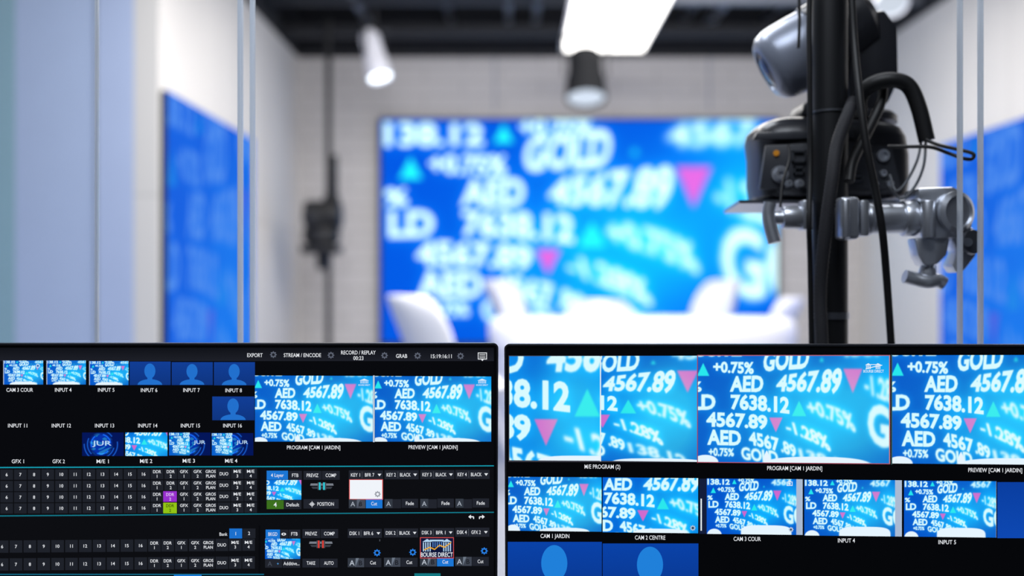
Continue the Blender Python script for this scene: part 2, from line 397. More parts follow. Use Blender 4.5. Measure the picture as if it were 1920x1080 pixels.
# ---- left monitor
PLL=Plane(940,850,1.24,math.radians(4.4),-.004)
xr,_=PLL.loc(933.5,860); _,zt=PLL.loc(500,643.5); xl=xr-.722
mon,disp=monitor(PLL,xl,xr,zt,zt-.425,"black thin-bezel monitor showing a vision mixer control interface")
PROG=(752,272,1428,610)
pchairs=[(.04,1.0,.07,.07,2),(.62,1.03,.30,.09,2.5),(.36,.97,.02,.09,1.2)]
for q in ((6,676,81,721),(87,676,161,721),(167,677,241,722)):
    pic(PLL,disp,q,(700,228,1400,640),1.0,.7,[(.5,1.03,.35,.16,3)])
pic(PLL,disp,(478,704,699,828,(1,0)),PROG,1.25,1.0,pchairs,name="program_picture")
pic(PLL,disp,(703,705,921,828,(1,0)),PROG,1.25,1.0,pchairs,name="preview_picture")
def globe(nx,ny):
    u,v=np.meshgrid(np.linspace(0,1,nx),np.linspace(0,1,ny)); c=np.zeros((ny,nx,3)); c[:]=np.array([4,22,90])/255.
    X=(u-.45)*1.8; Y=(v-.5)*1.0; R=np.sqrt(X**2+Y**2)
    n=np.sin(u*17+3*np.sin(v*9))*np.cos(v*13+2*np.sin(u*11))
    g=np.clip((.55-R)*6,0,1)[...,None]; c=c+(np.stack([.03+.12*(n>.3),.22+.3*(n>.2),.72+.1*(n>.2)],-1)-c)*g*.85
    for r0 in (.42,.58,.72):
        ring=np.exp(-((R-r0)/.025)**2)[...,None]; c=c+ring*np.array([.15,.5,.8])*.6*(np.sin(np.arctan2(Y,X)*3+r0*9)[...,None]>-.3)
    return np.clip(c,0,1)
def comp3(nx,ny):
    c=np.zeros((ny,nx,3)); g=globe(nx,ny); h=nx//2; c[:,h:]=g[:,h:]
    c[:, :h]=samp((720,225,1100,640),h,ny,.9); return c
pic(PLL,disp,(154,811,232,855),None,1.2,img=globe)
pic(PLL,disp,(235,811,314,855),(955,360,1300,560),1.2,.7)
pic(PLL,disp,(317,811,395,854),None,1.2,img=comp3)
pic(PLL,disp,(397,812,475,854),None,1.2,img=comp3)
pic(PLL,disp,(500,900,565,937),(955,330,1300,560),1.2,.7)
pic(PLL,disp,(497,1010,563,1048),PROG,1.2,.7)
ui=UI(); W=(232,235,240); G=(120,126,138); D=(9,10,14)
ui.rect(-166,652,926,1255,D,0)
ui.grad(-166,652,926,677,(16,18,24),(30,32,40),1)
ui.rect(-166,877.5,926,1255,(13,14,18),1)
for t,x,y,w in (("EXPORT",478,666,29),("STREAM / ENCODE",567,666,70),("RECORD / REPLAY",672,661,65),("00:23",672,671.5,19),("GRAB",753,667.5,21),("15:19:16:11",827.5,668,39)):
    ui.text(t,x,y,7,W,w=w,off=.008)
for x,y in ((512.5,665),(620.5,666),(721,666.5),(783,667),(863.5,667.5)): ui.gear(x,y,6.5,(92,98,112),(28,30,38))
ui.frame(896,661,913,674,1.3,W); ui.poly([(902,674),(907,674),(904.5,677)],W,2)
for k in range(3): ui.rect(899,664.2+k*3,910,665.2+k*3,W,2)
BP=(18,62,150);FP=(34,112,205)
ui.person(243,678,320,722,BP,FP);ui.person(322,679,399,722,BP,FP);ui.person(401,679,478,722.5,BP,FP);ui.person(398,743.5,477,788,BP,FP)
for t,x,y,w in (("CAM 3 COUR",37,731,50),("INPUT 4",118.5,731,31),("INPUT 5",199,731,31),("INPUT 6",279.5,731.5,31),("INPUT 7",359,731.5,31),("INPUT 8",438,732,31),
 ("INPUT 11",33,798,36),("INPUT 12",115,798,36),("INPUT 13",196,798,36),("INPUT 14",277,798,36),("INPUT 15",357,798,36),("INPUT 16",436,798,35),
 ("GFX 1",33.5,865,23),("GFX 2",110,865,23),("M/E 1",192.5,865,23),("M/E 2",274,864.5,23),("M/E 3",354,864,23),("M/E 4",433.5,864,23),
 ("PROGRAM [CAM 1 JARDIN]",588,839,100),("PREVIEW [CAM 1 JARDIN]",812,838.5,92)):
    ui.text(t,x,y,7,W,w=w)
JC=(190,220,248)
ui.text("JUR",191,831,8.5,JC,6,w=36,off=.01)
ui.text("JUR",374,829,6.5,JC,6,w=22,off=.01); ui.text("JUR",454,829,6.5,JC,6,w=22,off=.01)
ui.gear(71,686,4.5,(180,215,245),(30,90,170),5)
ui.rect(699.3,704,702.5,829,(190,205,225),5)
for x0 in (672,893):
    for k in range(6): ui.rect(x0+4+k*2.6,714,x0+5.2+k*2.6,719,(225,240,250),5)
    ui.poly([(x0+2,713.6),(x0+11,710),(x0+20,713.6)],(225,240,250),5); ui.text("BOURSE DIRECT",x0+11,722,3,(225,240,250),5,w=22)
TEAL=(22,150,170)
ui.poly([(-166,876),(926,872.4),(926,874.4),(-166,878.4)],TEAL,3)
ui.poly([(-166,967.5),(926,959.5),(926,961.5),(-166,969.7)],(20,120,138),3)
ui.rect(-166,1076,495,1078,(18,110,140),3); ui.rect(326,1077.5,378,1080.5,(30,120,210),4); ui.rect(777,1075,826,1082,(20,120,130),4)
ui.rect(485,880,488,958,D,2); ui.rect(485,985,488,1075,D,2)
CELL=(31,34,42); OB=.01
def btnrow(xs,y,h,sl):
    labs=[str(i) for i in range(6,17)]+["DDR|1","DDR|2","GFX|1","GFX|2","GROS|PLAN","DUO","M/E|3","M/E|4"]
    for x,t in zip(xs,labs):
        yy=y+sl*x
        ui.rect(x-11.8,yy-h,x+11.8,yy+h,CELL,2)
        a=t.split("|")
        if len(a)==1: ui.text(t,x,yy,5.8,W,w=None if t!="DUO" else 16,off=OB)
        else:
            ui.text(a[0],x,yy-4.4,5.5,W,w={"GROS":19,"PLAN":18,"M/E":14}.get(a[0],15),off=OB)
            ui.text(a[1],x,yy+4.2,5.5,W,w=17 if a[1]=="PLAN" else None,off=OB)
xs1=[12.5+25.7*i for i in range(11)]+[294.5,320,345,370.5,395,420,445,470]
for y in (890,911.5,932.5,953.5): btnrow(xs1,y,9.6,-.004)
ui.rect(306,921,331.5,941,(150,48,205),4);ui.rect(306,942.5,331.5,962.5,(146,196,22),4)
for y,c in ((931.2,(235,200,250)),(952.2,(30,50,10))):
    ui.text("DDR",319,y-4,5.4,c,5,w=15,off=OB);ui.text("2",319,y+4.6,5.4,c,5,off=OB)
xs2=[4+26*i for i in range(11)]+[289.5,314.5,340,366,390.5,416,441,466]
for y in (1025,1058.5): btnrow(xs2,y,11.5,-.008)
ui.text("Bank",419,1001.5,6,W,w=15); ui.rect(430,991,454,1009.5,(28,112,205),3); ui.text("1",442,1000.5,6,W,4); ui.rect(455,991,479,1009,CELL,3); ui.text("2",467,1000,6,W,4)
BL=(28,118,212); CB=(34,37,46)
def cell(x0,y0,x1,y1,t,c=CB,w=None,cap=6.4,tc=W):
    ui.rect(x0,y0,x1,y1,c,3); ui.text(t,(x0+x1)/2,(y0+y1)/2,cap,tc,4,w=w)
cell(500,882.5,540,899.5,"4 Layer",BL,24); cell(541,883,566,899.5,"FTB",w=12)
cell(569,883,603,899.5,"PREVIZ",w=22); cell(604,883,637,899.5,"COMP",w=20)
cell(500,938,532,954.5,"4",(60,112,30),cap=8.5); cell(533,938,565,954.5,"Default",w=24)
ui.rect(569,936,635,953.5,CB,3); ui.text("POSITION",610.5,945,6.4,W,4,w=31)
ui.frame(582,942.5,588,948,1,W,5); ui.rect(579.5,944.8,590.5,945.8,W,5); ui.rect(584.6,939.8,585.6,951,W,5)
def tbar(x,y,c):
    ui.poly([(x-21,y-5),(x+21,y-5),(x+22,y-1),(x-22,y-1)],(120,126,136),3); ui.poly([(x-20,y+1),(x+20,y+1),(x+17,y+5),(x-17,y+5)],(58,62,70),3)
    ui.rect(x-8,y-7,x-1.5,y+7,(70,74,82),4); ui.rect(x+1.5,y-7,x+8,y+7,(70,74,82),4); ui.rect(x-5.5,y-7,x-2.5,y+7,c,5); ui.rect(x+2.5,y-7,x+5.5,y+7,c,5)
tbar(603.5,911.5,(40,210,225)); tbar(601.5,1020.5,(225,60,50))
for i,(a,b,x) in enumerate((("KEY 1","BFR 7",654),("KEY 2","BLACK",721),("KEY 3","BLACK",788),("KEY 4","BLACK",854))):
    y=890.5-.3*i; ui.rect(x,y-8.5,x+64,y+8.5,CB,3); ui.text(a,x+12.5,y,6.4,W,4,w=17); ui.rect(x+24.5,y-6,x+25.3,y+6,(80,84,92),4)
    ui.text(b,x+39,y,6.4,W,4,w=17.5 if b!="BLACK" else 20); ui.dn(x+57.5,y,3.6,W,4)
    ui.rect(x,936-.3*i,x+15,953-.3*i,(52,58,68),3); ui.text("A",x+7.5,945-.3*i,8.5,(170,178,190),4)
    ui.poly([(x+15,936),(x+31,936),(x+31,953),(x+15,953)],(70,76,88) if i==0 else CB,3)
    if i==0: ui.text("B",x+22,945,8,(20,22,28),4); ui.poly([(x+15,936),(x+22,936),(x+15,953)],(90,98,112),5)
    if i==0: cell(x+32,935.5,x+63,953,"Cut",BL,11)
    else: cell(x+32,935.5-.3*i,x+63,952.5-.3*i,"Fade",w=15)
ui.rect(654.5,898.5,718,937,(225,90,90),3); ui.rect(656,900,716.5,935.5,(240,244,250),4); ui.gear(708,926.5,6,(150,155,165),(240,244,250),5)
for s,x in ((-1,884),(1,903)):
    ui.poly([(x+s*6,969),(x+s*1,965),(x+s*1,973)],W,3); ui.rect(min(x+s*1,x-s*4),968,max(x+s*1,x-s*4),970,W,3); ui.rect(min(x-s*3,x-s*5),969,max(x-s*3,x-s*5),973,W,3)
cell(498,993,525,1010,"BKGD",BL,17); cell(526,993,540,1009,""); ui.disc(532,1001.5,4.4,2.6,W,4,16); ui.disc(532,1001.5,1.5,1.5,(20,20,25),5,10)
cell(541,993,563,1009,"FTB",w=12);cell(567,992,600,1009,"PREVIZ",w=22);cell(601,992,634,1009,"COMP",w=20)
cell(497,1048.5,529,1064.5,""); ui.text("A",506,1057,8.5,(70,76,88),5); ui.text("+",521,1057,5,(90,170,240),5); cell(530,1048.5,563,1064.5,"Additive...",w=30)
cell(567,1047.5,599,1064,"TAKE",w=16);cell(600,1047.5,633,1064,"AUTO",w=18)
for i,(a,b,x) in enumerate((("DSK 1","BFR 6",652),("DSK 2","BLACK",720),("DSK 3","BFR 1",787.5),("DSK 4","GFX 2",853.5))):
    y=1000-.7*i; ui.rect(x,y-8.5,x+64,y+8.5,CB,3); ui.text(a,x+12.5,y,6.4,W,4,w=18); ui.rect(x+24.5,y-6,x+25.3,y+6,(80,84,92),4)
    ui.text(b,x+39,y,6.4,W,4,w=17.5 if b!="BLACK" else 20); ui.dn(x+57.5,y,3.4,W,4)
    y=1055-.8*i
    ui.rect(x,y-8.5,x+15,y+8.5,(52,58,68),3); ui.text("A",x+8,y+.5,9.5,(190,198,210),5)
    ui.rect(x+15,y-8.5,x+31,y+8.5,(64,70,82),3); ui.poly([(x+15,y-8.5),(x+21,y-8.5),(x+14,y+8.5)],(110,120,134),4); ui.text("B",x+24,y+.5,8.5,(22,24,30),4)
    cell(x+32,y-8.5,x+63,y+8.5,"Cut",BL if i==2 else CB,11)
for x,y in ((707,1036.5),(774,1035.5),(908,1033)): ui.gear(x,y,6.8,(40,125,225),(13,14,18),3)
ui.text("2",712,1013,3,G,3)
ui.rect(787.5,1007.5,851,1047,(215,80,80),5); ui.rect(788.8,1008.8,849.8,1045.8,(14,22,58),6)
LB=(180,215,245)
ui.poly([(792,1016),(801,1010.5),(810,1016)],LB,7);ui.poly([(829,1016),(838,1010.5),(847,1016)],LB,7);ui.rect(806,1012,832,1015,LB,7)
for k in range(4):
    ui.rect(793+k*4.2,1017,795+k*4.2,1034,LB,7); ui.rect(831+k*4.2,1017,833+k*4.2,1034,LB,7)
for k in range(5): ui.rect(811+k*4,1016,812.6+k*4,1026,(90,140,210),7)
gl=[(795,1030),(806,1025),(815,1029),(824,1021),(833,1025),(846,1016)]
for a,b in zip(gl,gl[1:]): ui.poly([a,b,(b[0],b[1]+2.4),(a[0],a[1]+2.4)],(235,170,50),8)
ui.text("BOURSE DIRECT",819,1040,8,(235,240,248),8,w=60,off=.01)
ui.build("mixer_interface",PLL,disp,0.0)

# ---- right monitor
PLR=Plane(946,850,1.24,math.radians(-5.2),.004)
xl,_=PLR.loc(946.5,860); _,zt=PLR.loc(1400,645.5); xr=xl+.722
mon2,disp2=monitor(PLR,xl,xr,zt,zt-.425,"black thin-bezel monitor showing a multiview of camera pictures")
pic(PLR,disp2,(955,668,1125,863,(-.5,1)),(955,358,1135,540),1.3,.9,[(.8,1.02,.5,.07,3)],name="multiview_picture")
pic(PLR,disp2,(1126.5,667.5,1307,864,(-.5,2)),(1022,262,1330,630),1.3,1.1,[(.6,1.02,.5,.05,3)],name="multiview_picture")
pic(PLR,disp2,(1308.5,667,1667,866,(-.5,3)),PROG,1.3,1.05,pchairs,name="multiview_picture")
pic(PLR,disp2,(1673,666,2031,869,(-.5,3)),PROG,1.2,.95,pchairs,name="multiview_picture")
pic(PLR,disp2,(953,894,1128,995,(1,2)),PROG,1.3,1.0,[(.05,1,.08,.12,2),(.6,1.03,.28,.1,3)],name="multiview_picture")
pic(PLR,disp2,(1130,895,1309,998,(1.5,2)),(862,333,1255,561),1.3,.4,[(.6,1.04,.3,.12,3)],name="multiview_picture")
bl=[(.62,1.0,.27,.17,4),(.08,1.02,.08,.12,2)]
pic(PLR,disp2,(1325,897,1505,1001,(1.5,2)),(716,228,1510,640),1.3,.3,bl,name="multiview_picture")
pic(PLR,disp2,(1508,899,1691,1004,(1.5,2)),(716,228,1510,640),1.3,.7,bl,name="multiview_picture")
pic(PLR,disp2,(1695,901,1868,1006,(1.5,2)),(716,228,1457,640),1.3,.5,bl,name="multiview_picture")
ui=UI()
ui.rect(951,653,2035,1255,(6,7,10),0)
ui.rect(953.5,666.5,1307,866,(60,60,70),1,.002)
ui.rect(1307,665.8,1308.6,868,(150,60,80),4); ui.rect(1308,665.5,1668.5,667.2,(170,90,110),4); ui.rect(1667,665.5,1669,870,(190,120,130),4); ui.rect(1671,665,1673,871,(60,90,90),4)
ui.poly([(1308,866),(1669,869),(1669,870.5),(1308,867.5)],(170,80,100),4)
ui.rect(1124.8,668,1127,865,(225,235,240),4)
Wt=(232,235,240)
for t,x,y,w in (("M/E PROGRAM (2)",1129.5,875,67),("PROGRAM [CAM 1 JARDIN]",1490,878,103),("PREVIEW [CAM 1 JARDIN]",1866,881.5,101),
 ("CAM 1 JARDIN",1040.5,1005,54),("CAM 2 CENTRE",1219,1008,57),("CAM 3 COUR",1401,1010.5,51),("INPUT 4",1587,1013.5,32),("INPUT 5",1776,1016.5,33)):
    ui.text(t,x,y,7.6,Wt,w=w,sy=.006)
ui.grad(1870,904,2030,1009,(10,62,160),(14,72,178),1)
def bigperson(x0,y0,x1,y1):
    ui.grad(x0,y0,x1,y1,(10,66,168),(10,54,140),1); cx=(x0+x1)/2-1
    ui.disc(cx,y0+40,24.5,34,(32,128,218),2,36); ui.rect(cx-10,y0+66,cx+10,y0+86,(32,128,218),2)
    ui.poly([(cx-54,y1)]+[(cx+54*math.cos(a),y1-24*math.sin(a)) for a in np.linspace(math.pi,0,16)],(32,128,218),2)
bigperson(952,1016,1128.5,1118); bigperson(1130,1019,1309.5,1121)
x0=1620
for k in range(4): ui.rect(x0+4+k*2.4,685,x0+5.2+k*2.4,692,(235,245,250),5); ui.rect(x0+22+k*2.4,685,x0+23.2+k*2.4,692,(235,245,250),5)
ui.poly([(x0+2,684.5),(x0+8,681),(x0+14,684.5)],(235,245,250),5);ui.poly([(x0+20,684.5),(x0+26,681),(x0+33,684.5)],(235,245,250),5)
ui.rect(x0+12,683,x0+22,684.2,(235,245,250),5); ui.poly([(x0+3,691),(x0+18,687),(x0+34,684),(x0+34,685.5),(x0+18,688.5),(x0+3,692.5)],(235,245,250),5)
ui.text("BOURSE DIRECT",x0+18,696,5,(235,245,250),5,w=38)
ui.gear(1299,990,5.5,(170,190,210),(40,60,90),5)
ui.gear(1483,993,5,(190,205,225),(60,80,110),5)
ui.frame(1475,903,1486,911,1.3,(225,235,245),5); ui.disc(1480.5,907,2.2,2.2,(225,235,245),5,12); ui.rect(1478,901.5,1483,903,(225,235,245),5)
ui.rect(1311,897.5,1325,1001,(20,30,60),1); ui.rect(1313.5,935,1316,995,(230,240,245),5)
ui.build("multiview_interface",PLR,disp2,0.0)
bpy.data.objects.remove(fo)

# ------------------------------------------------------------------ room shell
def structure(name,a,b,m,bev=0):
    bm=bmesh.new(); box2(bm,a,b,bev); o=fin(bm,name,m); meta(o,kind="structure"); return o
XL,XR,YB=-1.714,2.785,8.0; ZP=.25; ZT=3.05; ZC=3.55
structure("floor",(-3.3,-2.2,-.1),(3.3,1.95,0),M_dark)
structure("floor_studio",(-3.3,1.95,-.1),(3.3,8.2,ZP),M_floor)
structure("wall_back",(XL-.1,YB,ZP),(XR+.1,YB+.15,ZT),M_wallb)
structure("wall_left",(XL-.12,4.83,ZP),(XL,YB,ZT),M_wall)
structure("wall_right",(XR,1.95,ZP),(XR+.12,YB,ZT),M_wall)
structure("wall_partition",(-2.41,4.83,ZP),(XL-.12,4.95,ZC),M_part)
structure("wall_partition_end",(-3.2,4.83,ZP),(-2.41,4.95,ZC),M_teal)
structure("wall_side",(-3.3,-2.2,0),(-3.2,4.95,ZC),M_dark)
structure("wall_side_right",(3.2,-2.2,0),(3.3,1.95,ZC),M_dark)
structure("wall_front",(-3.3,-2.3,0),(3.3,-2.2,ZC),M_dark)
structure("ceiling",(-3.3,-2.3,ZC),(3.3,8.2,ZC+.1),M_ceil)
structure("trim_1",(XL-.12,YB,ZT),(XR+.12,YB+.15,ZC),M_ceil)
structure("trim_2",(XL-.12,4.95,ZT),(XL,YB,ZC),M_ceil)
structure("trim_3",(XR,1.95,ZT),(XR+.12,YB,ZC),M_ceil)
k=4
for x0_,x1_,y,w_,m_,z_ in ((XL,XR,5.3,.06,M_beam,3.14),(XL,.5,6.3,.16,M_beam,3.13),(1.3,XR,6.1,.05,M_beam,3.15),(1.1,XR,6.75,.08,M_beam,3.14),(XL,XR,7.4,.2,M_ceil,3.10),(XL,XR,7.0,.05,M_beamd,3.2),(XL,.2,5.8,.04,M_beamd,3.2)):
    structure("trim_%d"%k,(x0_,y,z_),(x1_,y+w_,z_+.07),m_,.005); k+=1
for x,m_ in ((-1.15,M_beam),(-.50,M_beamd),(-.05,M_beam),(.16,M_beam),(1.30,M_beamd),(1.52,M_beam),(1.95,M_beamd),(2.3,M_beam)):
    structure("trim_%d"%k,(x,4.4,3.24),(x+.05,YB,3.31),m_,.005); k+=1
structure("trim_%d"%k,(-1.0,5.2,3.36),(-.45,7.2,3.5),M_beamd,.02); k+=1
structure("trim_%d"%k,(1.6,5.6,3.36),(2.2,6.6,3.5),M_beamd,.02); k+=1
j=P(181,540,4.83); structure("trim_%d"%k,(j.x-.005,4.824,ZP),(j.x+.005,4.83,ZC),M_joint); k+=1
for px in (928,1330):
    j=P(px,540,8); structure("trim_%d"%k,(j.x-.006,7.994,2.62),(j.x+.006,8.0,ZT),M_joint); k+=1
GY=1.37
def gx(px): return (px-960)/F*GY
structure("window_1",(-3.2,GY-.004,0),(gx(182),GY+.004,ZC),M_glassl)
for a,b in ((180.5,183),(447,454.5),(470,477),(1797,1802.5),(1835.5,1841)):
    structure("trim_%d"%k,(gx(a),GY-.006,0),(gx(b),GY+.006,ZC),M_edge,.0004 if b-a<4 else .001); k+=1

# ------------------------------------------------------------------ video wall and side displays
c=P(1086,642,8); e=empty("video_wall",(c.x,7.93,P(0,645,8).z),"large LED video wall showing blue stock ticker numbers","video wall")
bm=bmesh.new(); a=P(710,221,7.95);b=P(1462,648,7.95); box2(bm,(a.x,7.93,b.z),(b.x,8.0,a.z),.01); fin(bm,"screen_frame",M_blkm,e)
q=quadpts(P(X0,Y0,7.925),P(X1,Y0,7.925),P(X1,Y1,7.925),P(X0,Y1,7.925),500,281)
grid_obj("screen_picture",q,samp((X0+1,Y0+1,X1-1,Y1-1),500,281,.15),M_wallscr,e)
def side(x,y0,y1,z0,z1,nrm,rect,label):
    e=empty("wall_display",(x,(y0+y1)/2,z0),label,"display screen")
    bm=bmesh.new(); box2(bm,(x,y0,z0),(x+nrm*.03,y1,z1),.004); fin(bm,"screen_frame",M_blkm,e)
    xx=x+nrm*.032
    yl,yr=(y0,y1) if nrm>0 else (y1,y0)
    q=quadpts((xx,yl,z1),(xx,yr,z1),(xx,yr,z0),(xx,yl,z0),200,200)
    im=samp(rect,200,200,.3)
    base=np.array([26,100,226])/255.
    im=base+(im-np.array([.0,.35,.8]))*.26
    grid_obj("screen_picture",q,np.clip(im,0,1),M_sidescr,e)
side(XL,4.85,6.48,.35,2.165,1,(740,240,1400,620),"blue wall display with faint ticker numbers on side wall")
side(XR,4.7,6.4,.35,2.118,-1,(760,240,1400,620),"blue wall display with faint ticker numbers beside doorway wall")

# ------------------------------------------------------------------ ceiling lamps
e=empty("ceiling_light_panel",(P(1130,95,7.1).x,6.2,2.9),"white rectangular LED ceiling light panel, switched on","ceiling light")
zl=CZ+445/F*7.1; x0=P(1055,95,7.1).x; x1=P(1205,95,7.1).x
bm=bmesh.new(); box2(bm,(x0-.015,5.2,zl+.003),(x1+.015,7.115,zl+.05),.004)
for yy in (5.5,6.8):
    add_cyl(bm,((x0+x1)/2,yy,zl+.04),((x0+x1)/2,yy,ZC),.006)
fin(bm,"panel_housing",M_wbody,e)
bm=bmesh.new(); box2(bm,(x0,5.215,zl-.004),(x1,7.1,zl+.006)); fin(bm,"diffuser",M_lamp,e)
def spotlight(front,dirv,r,L,m,label,top,face=M_lamp2):
    front=Vector(front); d=Vector(dirv).normalized(); back=front-d*L
    e=empty("spotlight",back,label,"spotlight")
    bm=bmesh.new(); add_lathe(bm,[(r*.5,-.02),(r*.72,0),(r*.8,L*.12),(r*.8,L*.45),(r*.86,L*.47),(r*.86,L*.55),(r*.92,L*.57),(r,L*.95),(r,L),(r*.93,L),(r*.9,L*.93)],back,d)
    fin(bm,"lamp_housing",m,e)
    bm=bmesh.new(); add_lathe(bm,[(r*.9,L*.94),(r*.88,L*.955),(r*.5,L*.975),(r*.1,L*.985)],back,d); fin(bm,"lens",face,e)
    mid=back+d*L*.5; side_=d.cross(Vector((0,0,1)))
    side_=side_.normalized() if side_.length>.1 else Vector((1,0,0))
    bm=bmesh.new(); upz=Vector((0,0,r*1.9))
    for s in (-1,1):
        a=mid+side_*s*r*1.05; add_box(bm,a+upz/2,(.012,.03,r*1.9),bev=.002)
    add_box(bm,mid+upz,(r*2.2 if abs(side_.x)>.5 else .04,.03 if abs(side_.x)>.5 else r*2.2,.012),bev=.002)
    add_cyl(bm,mid+upz,(mid.x,mid.y,top),.015); fin(bm,"yoke",M_pole,e); return e
spotlight(P(713,146,6.9),(.26,-.20,-.95),.088,.34,M_wbody,"white studio spotlight angled down, switched on",3.14)
spotlight(P(1099,186,6.6),(0,-.30,-.95),.14,.34,mat("spot_black",hexc(24,25,28),.7,spec=.1),"black studio spotlight hanging below ceiling beam, switched on",3.14,emit("dim_face",(.75,.85,1),.95))
spotlight(P(1672,8,4.8),(-.1,-.6,-.75),.08,.25,M_wbody,"small silver spotlight under ceiling",3.2,emit("dimmer_face",(.8,.88,1),.8))

c=P(616,540,7.2); e=empty("camera_column",(c.x,7.2,ZP),"black floor-to-ceiling column carrying small remote camera","camera stand")
bm=bmesh.new(); add_cyl(bm,(c.x,7.2,ZP),(c.x,7.2,3.13),.022); add_lathe(bm,[(.16,0),(.16,.015),(.05,.03),(.03,.05)],(c.x,7.2,ZP),(0,0,1)); fin(bm,"column",M_blkm,e)
bm=bmesh.new()
add_box(bm,P(603,468,7.1),(.27,.2,.06),bev=.01); add_lathe(bm,[(.09,0),(.13,.03),(.13,.11),(.09,.16)],P(603,460,7.1),(0,0,1))
add_cyl(bm,P(572,403,7.1),P(640,403,7.1),.105,bev=.02); add_cyl(bm,P(590,405,7.1),P(585,408,6.93),.08,.07,bev=.01)
add_box(bm,P(606,490,7.15),(.08,.1,.12),bev=.01)
fin(bm,"remote_camera",M_blkm,e)
bm=bmesh.new(); add_box(bm,P(624,330,7.14),(.07,.06,.3),bev=.01); add_box(bm,P(622,375,7.12),(.11,.08,.06),bev=.01); fin(bm,"control_box",M_blkm,e)

# ------------------------------------------------------------------ table and chairs
tc=P(1200,0,5.55); tx=tc.x; tz=1.035
e=empty("table",(tx,5.55,ZP),"white oval studio desk with solid front","table")
def oval(cx,cy,rx,ry,z,n=64,p=2.6):
    return [Vector((cx+rx*np.sign(math.cos(a))*abs(math.cos(a))**(2/p),cy+ry*np.sign(math.sin(a))*abs(math.sin(a))**(2/p),z)) for a in [2*math.pi*i/n for i in range(n)]]
def loft(bm,secs,n=48,p=4):
    rings=[]
    for cx,cy,rx,ry,z in secs: rings.append([bm.verts.new(v) for v in oval(cx,cy,rx,ry,z,n,p)])
    for A_,B_ in zip(rings,rings[1:]):
        for i in range(n): bm.faces.new((A_[i],A_[(i+1)%n],B_[(i+1)%n],B_[i]))
    bm.faces.new(rings[0]);bm.faces.new(rings[-1])
bm=bmesh.new(); loft(bm,[(tx,5.55,.835,.45,tz-.17),(tx,5.55,.845,.46,tz-.10),(tx,5.55,.845,.46,tz-.04),(tx,5.55,.825,.445,tz-.012),(tx,5.55,.80,.43,tz)],64,2.8); fin(bm,"table_top",M_white,e,angle=60)
bm=bmesh.new(); loft(bm,[(tx,5.55,.77,.39,ZP),(tx,5.55,.825,.44,tz-.17)],64,2.8); fin(bm,"table_body",M_wbody,e)
def make_chair():
    e=empty("chair",(0,0,0),"white moulded shell chair beside the studio desk","chair",group="white shell chairs around the desk")
    prof=[(.27,.455,.21),(.2,.45,.24),(.08,.435,.255),(-.08,.44,.265),(-.17,.49,.28),(-.23,.6,.285),(-.29,.75,.27),(-.345,.87,.22),(-.365,.92,.14)]
    bm=bmesh.new(); rows=[]
    for i,(y,z,w) in enumerate(prof):
        row=[]
        for k in range(9):
            u=(k-4)/4; bk=min(max((i-3)/3,0),1)
            row.append(bm.verts.new((w*u,y+bk*.15*u*u,z+(1-bk)*.06*u*u)))
        rows.append(row)
    for a,b in zip(rows,rows[1:]):
        for k in range(8): bm.faces.new((a[k],a[k+1],b[k+1],b[k]))
    o=fin(bm,"seat_shell",M_white,e,angle=180); s=o.modifiers.new("s",'SOLIDIFY'); s.thickness=.025; s.offset=0; u=o.modifiers.new("u",'SUBSURF'); u.levels=u.render_levels=2
    for sx in (-1,1):
        for sy in (-1,1):
            bm=bmesh.new(); add_cyl(bm,(sx*.12,sy*.1,.435),(sx*.22,sy*.21,0),.016,.010,bev=.003); fin(bm,"leg",M_wbody,e)
    return e
ch=make_chair(); parts=list(ch.children)
places=[(866,4.75,math.radians(-66),1.0),(1398,6.32,math.radians(78),.97),(1010,6.95,math.radians(-105),1.10),(1130,6.4,math.radians(180),.95),(1290,7.1,math.radians(105),1.10)]
for i,(px,y,rz,s) in enumerate(places):
    if i==0: c_=ch
    else:
        c_=ch.copy(); COL.objects.link(c_)
        for q_ in parts:
            n_=q_.copy(); n_.parent=c_; COL.objects.link(n_)
    c_.location=(P(px,0,y).x,y,ZP); c_.rotation_euler=(0,0,rz); c_.scale=(s,s,s)

# ------------------------------------------------------------------ desk
e=empty("desk",(0,1.05,0),"dark laminate control desk carrying both monitors","desk")
bm=bmesh.new(); box2(bm,(-1.3,.7,DESK-.03),(1.3,1.35,DESK),.004); fin(bm,"desk_top",M_desk,e)
for x in (-1.2,1.2):
    bm=bmesh.new(); box2(bm,(x-.03,.75,0),(x+.03,1.3,DESK-.03),.003); fin(bm,"leg",M_desk,e)

# ------------------------------------------------------------------ pole, clamp, camera
DP=1.475
pc=P(1556,540,DP); R_=32.5/F*DP
e=empty("support_pole",(pc.x,DP,0),"black painted vertical steel pole wrapped with cables","pole")
bm=bmesh.new(); add_lathe(bm,[(.09,0),(.09,.01),(R_+.01,.02),(R_,.03),(R_,ZC)],(pc.x,DP,0),(0,0,1)); fin(bm,"pole_tube",M_pole,e)
for py,h in ((213,.003),(598,.01)):
    bm=bmesh.new(); add_lathe(bm,[(R_+.002,0),(R_+.002,h)],(pc.x,DP,P(0,py,DP).z),(0,0,1)); fin(bm,"pole_ring",M_steeld,e)

